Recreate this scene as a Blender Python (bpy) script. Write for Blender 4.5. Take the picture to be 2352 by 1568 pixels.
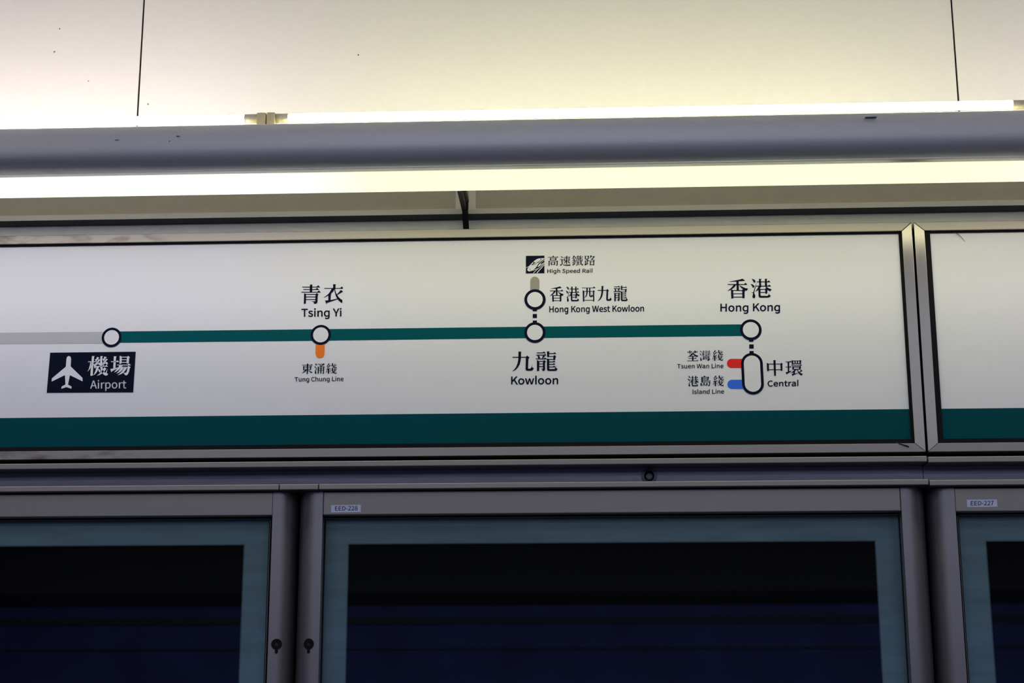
import bpy, bmesh, math, json
from mathutils import Vector, Matrix

for o in list(bpy.data.objects):
    bpy.data.objects.remove(o)
scene = bpy.context.scene
C = scene.collection

# ------------------------------------------------------------------ camera
F_PX, CX, CY = 3600.0, 1176.0, 784.0
YAW, PITCH, ROLL = -0.0458106, 0.2331754, -0.0013378
CAM = Vector((0.0, -3.2, 1.6))
_f = Vector((math.sin(YAW) * math.cos(PITCH), math.cos(YAW) * math.cos(PITCH), math.sin(PITCH)))
_r = Vector((math.cos(YAW), -math.sin(YAW), 0.0))
_u = _r.cross(_f)
RIGHT = math.cos(ROLL) * _r + math.sin(ROLL) * _u
UP = -math.sin(ROLL) * _r + math.cos(ROLL) * _u
FWD = _f
cd = bpy.data.cameras.new('camera')
cd.sensor_fit = 'HORIZONTAL'
cd.sensor_width = 36.0
cd.lens = F_PX / 2352.0 * 36.0
cd.clip_start = 0.05
cam = bpy.data.objects.new('camera', cd)
C.objects.link(cam)
cam.matrix_world = Matrix(((RIGHT.x, UP.x, -FWD.x, CAM.x), (RIGHT.y, UP.y, -FWD.y, CAM.y),
                           (RIGHT.z, UP.z, -FWD.z, CAM.z), (0, 0, 0, 1)))
scene.camera = cam

# ------------------------------------------------------------------ view, world, platform lights
scene.view_settings.view_transform = 'Standard'
scene.view_settings.look = 'None'
scene.view_settings.gamma = 1.0
scene.view_settings.use_curve_mapping = False
scene.view_settings.exposure = 0.0
w = bpy.data.worlds.new('station_air')
scene.world = w
w.use_nodes = True
w.node_tree.nodes['Background'].inputs[0].default_value = (0.30, 0.34, 0.5, 1)
w.node_tree.nodes['Background'].inputs[1].default_value = 0.02


def area(name, loc, sx, sy, power, col):
    l = bpy.data.lights.new(name, 'AREA')
    l.shape = 'RECTANGLE'
    l.size, l.size_y, l.energy, l.color = sx, sy, power, col
    o = bpy.data.objects.new(name, l)
    o.location = loc
    C.objects.link(o)
    return o


# rows of recessed fluorescent ceiling lights over the platform behind the camera
for row_y, row_w in ((-2.2, 36.0), (-4.6, 100.0), (-6.8, 125.0), (-9.0, 145.0)):
    area('platform_light', (0.0, row_y, 3.58), 12.0, 0.9, row_w, (0.75, 0.79, 1.0))
TUBE_L, TUBE_M, TUBE_R = (1.30, 1.17, 1.13), (1.0, 0.96, 0.66), (1.0, 0.91, 0.86)
TUBE_POWER = 46.0
LENS_POWER = 1.0


# ------------------------------------------------------------------ helpers
def at(px, py, Y):
    """where the line of sight through image point (px, py) meets the upright plane y = Y"""
    d = (px - CX) / F_PX * RIGHT - (py - CY) / F_PX * UP + FWD
    t = (Y - CAM.y) / d.y
    return CAM + d * t


def zl(Y, *pts):
    return sum(at(x, y, Y).z for x, y in pts) / len(pts)


def xl(Y, *pts):
    return sum(at(x, y, Y).x for x, y in pts) / len(pts)


def link(name, me, mat, parent=None):
    o = bpy.data.objects.new(name, me)
    C.objects.link(o)
    if mat:
        me.materials.append(mat)
    if parent:
        o.parent = parent
        o.matrix_parent_inverse = Matrix.Translation(-world_loc(parent))
    return o


def world_loc(o):
    v = o.location.copy()
    return v


def thing(name, label, cat, loc=(0, 0, 0), group=None):
    o = bpy.data.objects.new(name, None)
    C.objects.link(o)
    o.location = loc
    o.empty_display_size = 0.05
    o['kind'] = 'thing'
    o['label'] = label
    o['category'] = cat
    if group:
        o['group'] = group
    return o


class MB:
    def __init__(self):
        self.v, self.f, self.smooth = [], [], []

    def face(self, pts, smooth=False):
        n = len(self.v)
        self.v += [tuple(p) for p in pts]
        self.f.append(list(range(n, n + len(pts))))
        self.smooth.append(smooth)

    def box(self, x0, x1, y0, y1, z0, z1):
        n = len(self.v)
        self.v += [(x, y, z) for z in (z0, z1) for y in (y0, y1) for x in (x0, x1)]
        for q in ((0, 2, 3, 1), (4, 5, 7, 6), (0, 1, 5, 4), (2, 6, 7, 3), (0, 4, 6, 2), (1, 3, 7, 5)):
            self.f.append([n + i for i in q])
            self.smooth.append(False)
        return self

    def loops(self, rings, closed=True, caps=True, smooth=False):
        n0 = len(self.v)
        k = len(rings[0])
        for r in rings:
            self.v += [tuple(p) for p in r]
        for i in range(len(rings) - 1):
            for j in range(k if closed else k - 1):
                a, b = n0 + i * k + j, n0 + i * k + (j + 1) % k
                self.f.append([a, b, b + k, a + k])
                self.smooth.append(smooth)
        if caps and closed:
            self.f.append([n0 + j for j in range(k)][::-1])
            self.f.append([n0 + (len(rings) - 1) * k + j for j in range(k)])
            self.smooth += [False, False]
        return self

    def prism_x(self, prof, x0, x1, smooth=False):
        return self.loops([[(x, p[0], p[1]) for p in prof] for x in (x0, x1)], smooth=smooth)

    def prism_z(self, prof, z0, z1, smooth=False):
        return self.loops([[(p[0], p[1], z) for p in prof] for z in (z0, z1)], smooth=smooth)

    def cyl_x(self, x0, x1, y, z, r, n=20):
        ring = [(y + r * math.cos(2 * math.pi * i / n), z + r * math.sin(2 * math.pi * i / n)) for i in range(n)]
        return self.prism_x(ring, x0, x1, smooth=True)

    def build(self, name, mat, parent=None, bevel=0.0, seg=2):
        me = bpy.data.meshes.new(name)
        me.from_pydata(self.v, [], self.f)
        me.polygons.foreach_set('use_smooth', self.smooth)
        bm = bmesh.new()
        bm.from_mesh(me)
        bmesh.ops.remove_doubles(bm, verts=bm.verts, dist=1e-6)
        bmesh.ops.recalc_face_normals(bm, faces=bm.faces)
        bm.to_mesh(me)
        bm.free()
        o = link(name, me, mat, parent)
        if bevel:
            m = o.modifiers.new('bevel', 'BEVEL')
            m.width, m.segments = bevel, seg
            m.limit_method = 'ANGLE'
            m.angle_limit = math.radians(50)
        return o


def flat(name, polys, mat, parent, Y, label=None):
    """printed shapes: polygons given on the plane y = Y, all facing the platform"""
    me = bpy.data.meshes.new(name)
    bm = bmesh.new()
    for p in polys:
        vs = [bm.verts.new((q[0], Y, q[1])) for q in p]
        f = bm.faces.new(vs)
        f.normal_update()
        if f.normal.y > 0:
            f.normal_flip()
    bmesh.ops.triangulate(bm, faces=bm.faces[:], ngon_method='EAR_CLIP')
    bm.to_mesh(me)
    bm.free()
    o = link(name, me, mat, parent)
    if label:
        o['label'] = label
    return o


# ------------------------------------------------------------------ materials
def mat(name, col, rough=0.5, metal=0.0, spec=0.5, emit=None, estr=0.0):
    m = bpy.data.materials.new(name)
    m.use_nodes = True
    b = m.node_tree.nodes['Principled BSDF']
    b.inputs['Base Color'].default_value = (*col, 1)
    b.inputs['Roughness'].default_value = rough
    b.inputs['Metallic'].default_value = metal
    b.inputs['Specular IOR Level'].default_value = spec
    if emit:
        b.inputs['Emission Color'].default_value = (*emit, 1)
        b.inputs['Emission Strength'].default_value = estr
    return m


def noisy(m, scale, amount, stretch=(1, 1, 1), detail=4.0, rough_amt=0.0):
    """vary the base colour a little with noise in object space (grain, brushing, dirt)"""
    nt = m.node_tree
    b = nt.nodes['Principled BSDF']
    col = tuple(b.inputs['Base Color'].default_value)[:3]
    tc = nt.nodes.new('ShaderNodeTexCoord')
    mp = nt.nodes.new('ShaderNodeMapping')
    mp.inputs['Scale'].default_value = stretch
    no = nt.nodes.new('ShaderNodeTexNoise')
    no.inputs['Scale'].default_value = scale
    no.inputs['Detail'].default_value = detail
    cr = nt.nodes.new('ShaderNodeValToRGB')
    cr.color_ramp.elements[0].position, cr.color_ramp.elements[1].position = 0.3, 0.7
    cr.color_ramp.elements[0].color = tuple(c * (1 - amount) for c in col) + (1,)
    cr.color_ramp.elements[1].color = tuple(min(1, c * (1 + amount)) for c in col) + (1,)
    nt.links.new(tc.outputs['Object'], mp.inputs['Vector'])
    nt.links.new(mp.outputs['Vector'], no.inputs['Vector'])
    nt.links.new(no.outputs['Fac'], cr.inputs['Fac'])
    nt.links.new(cr.outputs['Color'], b.inputs['Base Color'])
    if rough_amt:
        ma = nt.nodes.new('ShaderNodeMapRange')
        r = b.inputs['Roughness'].default_value
        ma.inputs['To Min'].default_value, ma.inputs['To Max'].default_value = r - rough_amt, r + rough_amt
        nt.links.new(no.outputs['Fac'], ma.inputs['Value'])
        nt.links.new(ma.outputs['Result'], b.inputs['Roughness'])
    return m


def grime(m, x_to, dark=(0.12, 0.10, 0.08)):
    """smudges left by hands on the far left of the sign frame"""
    nt = m.node_tree
    b = nt.nodes['Principled BSDF']
    src = b.inputs['Base Color'].links[0].from_socket
    geo = nt.nodes.new('ShaderNodeNewGeometry')
    sep = nt.nodes.new('ShaderNodeSeparateXYZ')
    nt.links.new(geo.outputs['Position'], sep.inputs[0])
    mr = nt.nodes.new('ShaderNodeMapRange')
    mr.inputs['From Min'].default_value, mr.inputs['From Max'].default_value = x_to - 0.04, x_to + 0.02
    mr.inputs['To Min'].default_value, mr.inputs['To Max'].default_value = 1.0, 0.0
    nt.links.new(sep.outputs['X'], mr.inputs['Value'])
    no = nt.nodes.new('ShaderNodeTexNoise')
    no.inputs['Scale'].default_value = 30.0
    no.inputs['Detail'].default_value = 6.0
    mp = nt.nodes.new('ShaderNodeMapping')
    mp.inputs['Scale'].default_value = (0.6, 1, 1.6)
    nt.links.new(geo.outputs['Position'], mp.inputs['Vector'])
    nt.links.new(mp.outputs['Vector'], no.inputs['Vector'])
    cr = nt.nodes.new('ShaderNodeMapRange')
    cr.inputs['From Min'].default_value, cr.inputs['From Max'].default_value = 0.48, 0.72
    nt.links.new(no.outputs['Fac'], cr.inputs['Value'])
    mu = nt.nodes.new('ShaderNodeMath')
    mu.operation = 'MULTIPLY'
    nt.links.new(mr.outputs['Result'], mu.inputs[0])
    nt.links.new(cr.outputs['Result'], mu.inputs[1])
    mx = nt.nodes.new('ShaderNodeMix')
    mx.data_type = 'RGBA'
    nt.links.new(mu.outputs[0], mx.inputs['Factor'])
    nt.links.new(src, mx.inputs['A'])
    mx.inputs['B'].default_value = (*dark, 1)
    nt.links.new(mx.outputs['Result'], b.inputs['Base Color'])
    return m


M = {}
M['cream'] = noisy(mat('cream_enamel', (0.74, 0.72, 0.67), 0.45), 60, 0.012)
M['joint'] = mat('black_joint', (0.01, 0.01, 0.012), 0.8, spec=0.1)
M['speck'] = mat('dull_speck', (0.16, 0.14, 0.12), 0.7)
M['scuff'] = mat('faint_scuff', (0.22, 0.22, 0.23), 0.7)
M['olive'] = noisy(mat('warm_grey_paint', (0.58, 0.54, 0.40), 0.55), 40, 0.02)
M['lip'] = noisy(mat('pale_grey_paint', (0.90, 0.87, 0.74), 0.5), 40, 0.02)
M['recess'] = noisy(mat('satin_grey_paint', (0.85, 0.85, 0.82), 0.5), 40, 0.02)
M['steel'] = noisy(mat('satin_steel', (0.235, 0.217, 0.19), 0.40, 0.85), 14, 0.05, (1, 30, 30), rough_amt=0.03)
M['steel_frame'] = grime(noisy(mat('satin_steel_frame', (0.27, 0.25, 0.218), 0.42, 0.85), 14, 0.05, (1, 30, 30), rough_amt=0.03), -0.90)
M['steel_upright'] = noisy(mat('satin_steel_upright', (0.255, 0.235, 0.20), 0.23, 0.9), 14, 0.03, (30, 30, 1), rough_amt=0.03)
M['channel'] = noisy(mat('blue_grey_channel', (0.19, 0.187, 0.225), 0.45, 0.7), 10, 0.10, (1, 12, 12))
M['fascia'] = noisy(mat('grey_anodised_fascia', (0.68, 0.68, 0.665), 0.55, 0.6), 30, 0.015, (1, 6, 6))
M['rim'] = mat('aluminium_rim', (0.75, 0.76, 0.72), 0.35, 0.8)
M['lockring'] = mat('dark_lock_steel', (0.08, 0.085, 0.11), 0.4, 0.6)
M['ledge_shade'] = mat('painted_ledge_shade', (0.045, 0.05, 0.066), 0.6, spec=0.2)  # dark blue-grey that stands for shade below the ledge
M['steel_stile'] = noisy(mat('satin_steel_stile', (0.225, 0.212, 0.212), 0.38, 0.85), 14, 0.04, (30, 30, 1), rough_amt=0.03)
M['black'] = mat('black_rubber', (0.008, 0.008, 0.009), 0.7, spec=0.1)
M['bracket'] = mat('black_steel', (0.012, 0.012, 0.014), 0.55, spec=0.3)
M['bracket_plate'] = mat('dark_grey_steel', (0.18, 0.18, 0.17), 0.5, 0.4)
M['holder'] = noisy(mat('tan_plastic', (0.60, 0.52, 0.30), 0.5), 60, 0.15)
M['cap'] = mat('tube_cap_metal', (0.72, 0.68, 0.50), 0.4, 0.6)
M['board'] = noisy(mat('white_print_film', (0.80, 0.80, 0.80), 0.55, spec=0.25), 900, 0.01)
M['navy'] = mat('navy_print', (0.003, 0.006, 0.018), 0.6, spec=0.06)
M['white'] = mat('white_print', (0.80, 0.80, 0.80), 0.55, spec=0.25)
M['teal'] = noisy(mat('teal_print', (0.0, 0.092, 0.100), 0.6, spec=0.05), 900, 0.02)
M['teal_band'] = noisy(mat('deep_teal_print', (0.0, 0.064, 0.078), 0.6, spec=0.05), 900, 0.02)
M['greyline'] = mat('grey_print', (0.50, 0.51, 0.49), 0.5, spec=0.25)
M['taupe'] = mat('taupe_print', (0.32, 0.30, 0.24), 0.5, spec=0.25)
M['orange'] = mat('orange_print', (0.95, 0.20, 0.008), 0.5, spec=0.25)
M['red'] = mat('red_print', (0.85, 0.014, 0.005), 0.5, spec=0.25)
M['blue'] = mat('blue_print', (0.03, 0.16, 0.85), 0.5, spec=0.25)
M['sticker'] = mat('pale_sticker', (0.72, 0.75, 0.90), 0.5)
M['ink'] = mat('blue_black_ink', (0.02, 0.02, 0.06), 0.5)
M['fluff'] = mat('dark_fibre', (0.02, 0.018, 0.015), 0.8)
M['tunnel'] = mat('tunnel_black', (0.004, 0.005, 0.010), 0.8, spec=0.1)
M['floor'] = noisy(mat('granite', (0.05, 0.05, 0.06), 0.4), 40, 0.3)
M['ceil'] = mat('ceiling_paint', (0.45, 0.46, 0.52), 0.6)
M['farlow'] = noisy(mat('blue_wall_panels', (0.16, 0.20, 0.62), 0.5), 2, 0.2)
M['farhigh'] = mat('dark_wall_panels', (0.17, 0.17, 0.18), 0.6)
M['fardark'] = mat('dark_wall_rail', (0.04, 0.04, 0.045), 0.6)
M['side'] = mat('side_wall_panels', (0.22, 0.23, 0.30), 0.6)

for k, colr in (('tube_l', TUBE_L), ('tube_m', TUBE_M), ('tube_r', TUBE_R)):
    M[k] = mat('lit_' + k, (0.9, 0.9, 0.9), 0.4, emit=colr, estr=TUBE_POWER)


def lens_material(name, left, mid, right):
    """prismatic lens lit from inside: its glow follows the colour of the tube above it"""
    m = mat(name, (0.12, 0.12, 0.11), 0.35)
    nt = m.node_tree
    b = nt.nodes['Principled BSDF']
    tc = nt.nodes.new('ShaderNodeNewGeometry')
    sep = nt.nodes.new('ShaderNodeSeparateXYZ')
    nt.links.new(tc.outputs['Position'], sep.inputs[0])
    mr = nt.nodes.new('ShaderNodeMapRange')
    mr.inputs['From Min'].default_value, mr.inputs['From Max'].default_value = -2.2, 2.2
    nt.links.new(sep.outputs['X'], mr.inputs['Value'])
    cr = nt.nodes.new('ShaderNodeValToRGB')
    cr.color_ramp.interpolation = 'EASE'
    e = cr.color_ramp.elements
    e[0].position, e[0].color = (-0.80 + 2.2) / 4.4, (*left, 1)
    e[1].position, e[1].color = (-0.36 + 2.2) / 4.4, (*mid, 1)
    k = e.new((0.70 + 2.2) / 4.4)
    k.color = (*mid, 1)
    k = e.new((1.05 + 2.2) / 4.4)
    k.color = (*right, 1)
    nt.links.new(mr.outputs['Result'], cr.inputs['Fac'])
    nt.links.new(cr.outputs['Color'], b.inputs['Emission Color'])
    b.inputs['Emission Strength'].default_value = LENS_POWER
    return m


M['lens'] = lens_material('lit_lens', (4.5, 4.35, 4.5), (4.5, 4.4, 3.1), (4.5, 4.2, 3.5))
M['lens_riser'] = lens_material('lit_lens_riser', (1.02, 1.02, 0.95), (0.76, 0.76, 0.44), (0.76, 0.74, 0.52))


def glass_material():
    m = bpy.data.materials.new('door_glass')
    m.use_nodes = True
    nt = m.node_tree
    nt.nodes.clear()
    out = nt.nodes.new('ShaderNodeOutputMaterial')
    mix = nt.nodes.new('ShaderNodeMixShader')
    fr = nt.nodes.new('ShaderNodeFresnel')
    fr.inputs['IOR'].default_value = 1.5
    tr = nt.nodes.new('ShaderNodeBsdfTransparent')
    tr.inputs['Color'].default_value = (0.86, 0.93, 0.93, 1)
    gl = nt.nodes.new('ShaderNodeBsdfGlossy')
    gl.inputs['Roughness'].default_value = 0.02
    nt.links.new(fr.outputs[0], mix.inputs[0])
    nt.links.new(tr.outputs[0], mix.inputs[1])
    nt.links.new(gl.outputs[0], mix.inputs[2])
    nt.links.new(mix.outputs[0], out.inputs[0])
    return m


def frit_material():
    """grey-green printed border on the glass whose dots thin out at the inner edge"""
    m = mat('frit_border', (0.38, 0.45, 0.46), 0.55, spec=0.1)
    nt = m.node_tree
    b = nt.nodes['Principled BSDF']
    noisy(m, 8, 0.10, (1, 1, 6))
    a = nt.nodes.new('ShaderNodeAttribute')
    a.attribute_name = 'fade'
    nt.links.new(a.outputs['Fac'], b.inputs['Alpha'])
    return m


M['glass'] = glass_material()
M['frit'] = frit_material()

# ------------------------------------------------------------------ the room around
XL, XR = -7.0, 7.0


def struct(name, mb, m, parent=None, bevel=0.0):
    o = mb.build(name, m, parent, bevel)
    if parent is None:
        o['kind'] = 'structure'
    return o


struct('floor', MB().box(XL, XR, -12.2, 2.2, -0.2, 0.0), M['floor'])
struct('ceiling', MB().box(XL, XR, -12.2, 2.2, 3.6, 3.8), M['ceil'])
wb = struct('wall_back', MB().box(XL, XR, -12.2, -12.0, 0.0, 3.6), M['side'])
MB().box(XL, XR, -12.0, -11.96, 0.0, 2.62).build('lower_panel', M['farlow'], wb)
MB().box(XL, XR, -12.0, -11.94, 2.62, 2.72).build('rail', M['fardark'], wb)
MB().box(XL, XR, -12.0, -11.96, 2.74, 3.6).build('upper_panel', M['farhigh'], wb)
MB().box(XL, XR, -11.96, -11.94, 2.44, 2.51).build('rail', M['farhigh'], wb)
MB().box(XL, XR, -11.96, -11.94, 2.20, 2.22).build('rail', M['farhigh'], wb)
struct('wall_left', MB().box(XL - 0.2, XL, -12.2, 2.2, 0.0, 3.6), M['side'])
struct('wall_right', MB().box(XR, XR + 0.2, -12.2, 2.2, 0.0, 3.6), M['side'])
struct('wall_front', MB().box(XL, XR, 2.0, 2.2, 0.0, 3.6), M['tunnel'])

# ------------------------------------------------------------------ cream wall above the doors
Z_OL_T = 2.735
WY = 0.08
wf = struct('wall_front', MB().box(-4.0, 4.0, WY + 0.025, WY + 0.10, 2.62, 3.6), M['joint'])
jx = [xl(WY, (313, 270), (333, 0)), xl(WY, (2203, 235), (2184, 0))]
g = 0.0018
specks = [(137, 66, 2.4), (125, 119, 3.0), (203, 186, 2.0), (340, 239, 2.6), (823, 126, 2.6), (1640, 160, 0.8)]
for j_ in jx:
    MB().box(j_ - g, j_ + g, WY + 0.002, WY + 0.025, Z_OL_T, 3.6).build('sealant', M['joint'], wf)
for a, b in ((-4.0, jx[0] - g), (jx[0] + g, jx[1] - g), (jx[1] + g, 4.0)):
    p = MB().box(a, b, WY, WY + 0.025, Z_OL_T, 3.6).build('cladding_panel', M['cream'], wf, 0.0012)
    for sx, sy, r in specks:
        q = at(sx, sy, WY)
        if a < q.x < b:
            s = MB()
            rr = r * 0.00075
            s.loops([[(q.x + rr * k * math.cos(t * math.pi / 5), WY - h, q.z + rr * k * math.sin(t * math.pi / 5)) for t in range(10)]
                     for h, k in ((0.0, 1.0), (0.0006, 0.8))])
            s.build('paint_speck', M['speck'], p)

# ------------------------------------------------------------------ header panels between the wall and the sign
z_s_t = zl(-0.005, (0, 494.8), (800, 483), (1600, 469.5), (2352, 456.7))
z_s_b = zl(-0.005, (0, 506.7), (800, 494), (1600, 480.7), (2352, 468.5))
Z_FT = zl(0.0, (0, 542), (800, 529), (900, 527.5), (1600, 516.5), (2352, 505.3))
XJ = at(1070, 480, 0.03).x


def header(x0, x1, label):
    t = thing('header_panel', label, 'wall panel', ((x0 + x1) / 2, 0.03, z_s_b), 'header panels above the sign')
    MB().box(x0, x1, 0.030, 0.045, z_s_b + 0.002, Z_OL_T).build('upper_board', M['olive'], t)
    MB().box(x0, x1, 0.001, 0.030, z_s_b, z_s_t + 0.001).build('drip_ledge', M['lip'], t, 0.0008)
    MB().box(x0, x1, 0.000, 0.040, z_s_b - 0.0008, z_s_b - 0.0001).build('ledge_shade', M['ledge_shade'], t)  # thin dark strip paints the shade on the ledge's underside
    # lower board leans out towards its foot
    MB().prism_x([(0.0335, Z_FT - 0.004), (0.040, z_s_b - 0.001), (0.056, z_s_b - 0.001), (0.056, Z_FT - 0.004)], x0, x1).build('lower_board', M['recess'], t)
    return t


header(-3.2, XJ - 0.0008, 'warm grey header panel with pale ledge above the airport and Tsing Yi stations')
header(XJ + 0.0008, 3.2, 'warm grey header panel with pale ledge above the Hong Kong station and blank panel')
jc = thing('joint_cover', 'pair of pale upright cover strips behind the black bracket', 'cover strip', (XJ, 0.03, z_s_t))
for x0, x1 in ((1046.5, 1059), (1077, 1093)):
    MB().box(at(x0, 470, 0.03).x, at(x1, 470, 0.03).x, 0.024, 0.030, z_s_t + 0.001, Z_OL_T).build('strip', M['lip'], jc, 0.001)

# ------------------------------------------------------------------ strip light
ZT = 2.774
sl = thing('strip_light', 'long grey strip light with bare tube on top and glowing lens below', 'light', (0, -0.22, 2.65))
fx0, fx1 = -3.2, 3.2
zb = 2.6485
prof = [(-0.306, 2.7358), (-0.310, 2.7340), (-0.314, 2.728), (-0.318, 2.719), (-0.3205, 2.708), (-0.322, 2.695), (-0.322, 2.682), (-0.319, 2.670),
        (-0.312, 2.660), (-0.302, 2.6525), (-0.2915, 2.649), (-0.281, 2.6480)]
inner = [(-0.281, 2.6505), (-0.2905, 2.6515), (-0.3005, 2.655), (-0.310, 2.662), (-0.317, 2.671), (-0.320, 2.682), (-0.320, 2.695),
         (-0.3185, 2.708), (-0.316, 2.718), (-0.312, 2.727), (-0.309, 2.7323), (-0.306, 2.7345)]
MB().prism_x(prof + inner, fx0, fx1, smooth=True).build('fascia', M['fascia'], sl)
sl_f = C.objects['fascia']
sl_f.data.polygons.foreach_set('use_smooth', [len(p.vertices) == 4 for p in sl_f.data.polygons])
for sx, sy, rx, rz in ((389, 324, 1.6, 1.6), (408, 312, 4.0, 0.8), (268, 321, 5.0, 0.7), (2001, 268, 12.0, 0.6)):
    q = at(sx, sy, -0.3225)
    sc = MB()
    sc.loops([[(q.x + rx * 0.0009 * math.cos(t * math.pi / 6), -0.3225 + h, q.z + rz * 0.0009 * math.sin(t * math.pi / 6)) for t in range(12)] for h in (0.0, 0.006)])
    sc.build('scuff_mark', M['scuff'], sl_f)
MB().box(fx0, fx1, -0.281, -0.265, 2.6480, 2.6510).build('lens_rim', M['rim'], sl)
# body: floor of the tube trough and the back upstand that shades the wall below
MB().prism_x([(-0.281, 2.6512), (-0.281, 2.656), (-0.30, 2.668), (-0.305, 2.690), (-0.16, 2.690), (-0.152, 2.768), (-0.146, 2.768), (-0.136, 2.655), (-0.136, 2.6512)],
             fx0, fx1).build('body', M['rim'], sl)
# lens of saw-tooth ribs: the long face of each rib looks down and towards the sign, its short riser faces the platform
mb_l, mb_r = MB(), MB()
n = 42
p_ = (0.265 - 0.1385) / n
hr = p_ * 0.43
for i in range(n):
    y0 = -0.265 + p_ * i
    mb_r.face([(fx0, y0, zb), (fx1, y0, zb), (fx1, y0, zb - hr), (fx0, y0, zb - hr)])
    mb_l.face([(fx0, y0, zb - hr), (fx1, y0, zb - hr), (fx1, y0 + p_, zb), (fx0, y0 + p_, zb)])
mb_l.box(fx0, fx1, -0.265, -0.1385, zb + 0.0005, 2.6512)
lens = mb_l.build('lens', M['lens'], sl)
mb_r.build('lens_riser', M['lens_riser'], lens)
TY = -0.24


def tube(x0, x1, m):
    o = MB().cyl_x(x0 + 0.026, x1 - 0.026, TY, ZT, 0.0088).build('fluorescent_tube', m, sl)
    for a, b in ((x0, x0 + 0.026), (x1 - 0.026, x1)):
        MB().cyl_x(a, b, TY, ZT, 0.0094).build('end_cap', M['cap'], o)


def holder(x0, x1):
    MB().box(x0, x1, TY - 0.012, TY + 0.012, 2.690, ZT + 0.0090).build('lamp_holder', M['holder'], sl, 0.002)


tx = [at(558, 268, TY).x, at(592, 268, TY).x, at(614, 268, TY).x, at(634, 268, TY).x, at(667, 268, TY).x, at(2325, 246, TY).x]
tube(tx[1] - 1.50, tx[1], M['tube_l'])
holder(tx[1], tx[2] - 0.001)
holder(tx[2] + 0.001, tx[3])
tube(tx[3], tx[5] + 0.026, M['tube_m'])
holder(tx[5] + 0.026, tx[5] + 0.047)
holder(tx[5] + 0.049, tx[5] + 0.070)
tube(tx[5] + 0.070, tx[5] + 1.57, M['tube_r'])

# ------------------------------------------------------------------ bracket that carries the strip light
xb = at(1066, 487, -0.005).x
br = thing('mounting_bracket', 'black steel bracket holding the strip light in front of the header', 'bracket', (xb, 0.0, z_s_b))
zt_ = z_s_b + 0.004
MB().box(xb - 0.0045, xb + 0.0045, -0.135, -0.0055, zt_, zt_ + 0.020).build('arm', M['bracket'], br, 0.001)
MB().box(xb - 0.0085, xb + 0.0105, -0.135, -0.0056, zt_ + 0.020, zt_ + 0.025).build('top_plate', M['bracket_plate'], br, 0.001)
xa, xc = at(1061.5, 510, -0.007).x, at(1075, 510, -0.007).x
MB().prism_x([(-0.0052, zt_ + 0.02), (-0.0095, zt_ + 0.02), (-0.0095, z_s_b - 0.001), (0.0300, Z_FT + 0.001), (0.0345, Z_FT + 0.001), (-0.0052, z_s_b + 0.002)],
             xa, xc).build('strap', M['bracket'], br)

# ------------------------------------------------------------------ black box added behind sign and lintel to block light
tr = struct('light_block_1', MB().box(-3.2, 3.2, 0.060, 0.10, 2.04, 2.62), M['joint'])

# ------------------------------------------------------------------ sign panels
Y_B = 0.010      # face of the printed board
Y_P = Y_B - 0.0004
Z_GT = zl(0.004, (0, 565), (800, 550.6), (900, 548), (1600, 537), (2352, 526.7))
Z_WT = zl(Y_B, (0, 567.6), (800, 555.7), (900, 553), (1600, 543.7), (2352, 532.5))
Z_TT = zl(Y_B, (500, 954.5), (1940, 941.3), (2087, 939.5), (2352, 936))
Z_TB = zl(Y_B, (500, 1022.3), (1300, 1016.5), (1700, 1012.8), (1940, 1009.8))
Z_FI = zl(0.0, (500, 1033), (1300, 1025.5), (1700, 1022), (1940, 1018.7), (2352, 1012.5))
Z_FB = zl(0.0, (500, 1052), (1300, 1044.6), (1700, 1041.7), (1940, 1037.8))
X_WR = xl(Y_B, (2065, 540), (2091, 1010))
X_FI = xl(0.0, (2071.6, 535), (2084.5, 760), (2095, 900), (2100.8, 1015))
X_FO = xl(0.0, (2093.5, 515), (2109, 760), (2119.6, 900), (2126.5, 1035))
X2_FO = xl(0.0, (2098, 515), (2113, 760), (2124.9, 900), (2132.5, 1035))
X2_FI = xl(0.0, (2120.6, 525), (2139, 760), (2149.5, 900), (2155.4, 1010))
X2_W = xl(Y_B, (2135, 535), (2149.6, 760), (2160, 900), (2164.6, 1005))


def sign_panel(name, label, x0o, x0i, x0w, x1w, x1i, x1o, cat):
    t = thing(name, label, cat, ((x0o + x1o) / 2, 0.0, Z_FB), 'sign panels over the doors')
    ft, fi, fb, gt = Z_FT - 0.0006, Z_FI, Z_FB, Z_GT

    def member(corners, m):
        mb = MB()
        mb.loops([[(x, y, z) for x, z in corners] for y in (0.0, 0.032)])
        mb.build('frame_member', m, t, 0.0009)
    e = 0.0001
    member([(x0o + e, ft), (x1o - e, ft), (x1i - e, gt), (x0i + e, gt)], M['steel_frame'])
    member([(x0i + e, fi), (x1i - e, fi), (x1o - e, fb), (x0o + e, fb)], M['steel_frame'])
    member([(x0o, fb + e), (x0o, ft - e), (x0i, gt - e), (x0i, fi + e)], M['steel_upright'])
    member([(x1i, fi + e), (x1i, gt - e), (x1o, ft - e), (x1o, fb + e)], M['steel_upright'])
    gk = MB()
    gk.box(x0i, x1i, 0.006, 0.012, Z_WT, gt)
    gk.box(x0i, x1i, 0.006, 0.012, fi, Z_TB)
    gk.box(x0i, x0w, 0.006, 0.012, Z_TB, Z_WT)
    gk.box(x1w, x1i, 0.006, 0.012, Z_TB, Z_WT)
    gk.build('gasket', M['black'], t)
    MB().box(x0w, x1w, Y_B, 0.030, Z_TB, Z_WT).build('board', M['board'], t)
    flat('colour_band', [[(x0w, Z_TB), (x1w, Z_TB), (x1w, Z_TT), (x0w, Z_TT)]], M['teal_band'], t, Y_P, 'dark teal band along the foot of the board')
    return t


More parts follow.
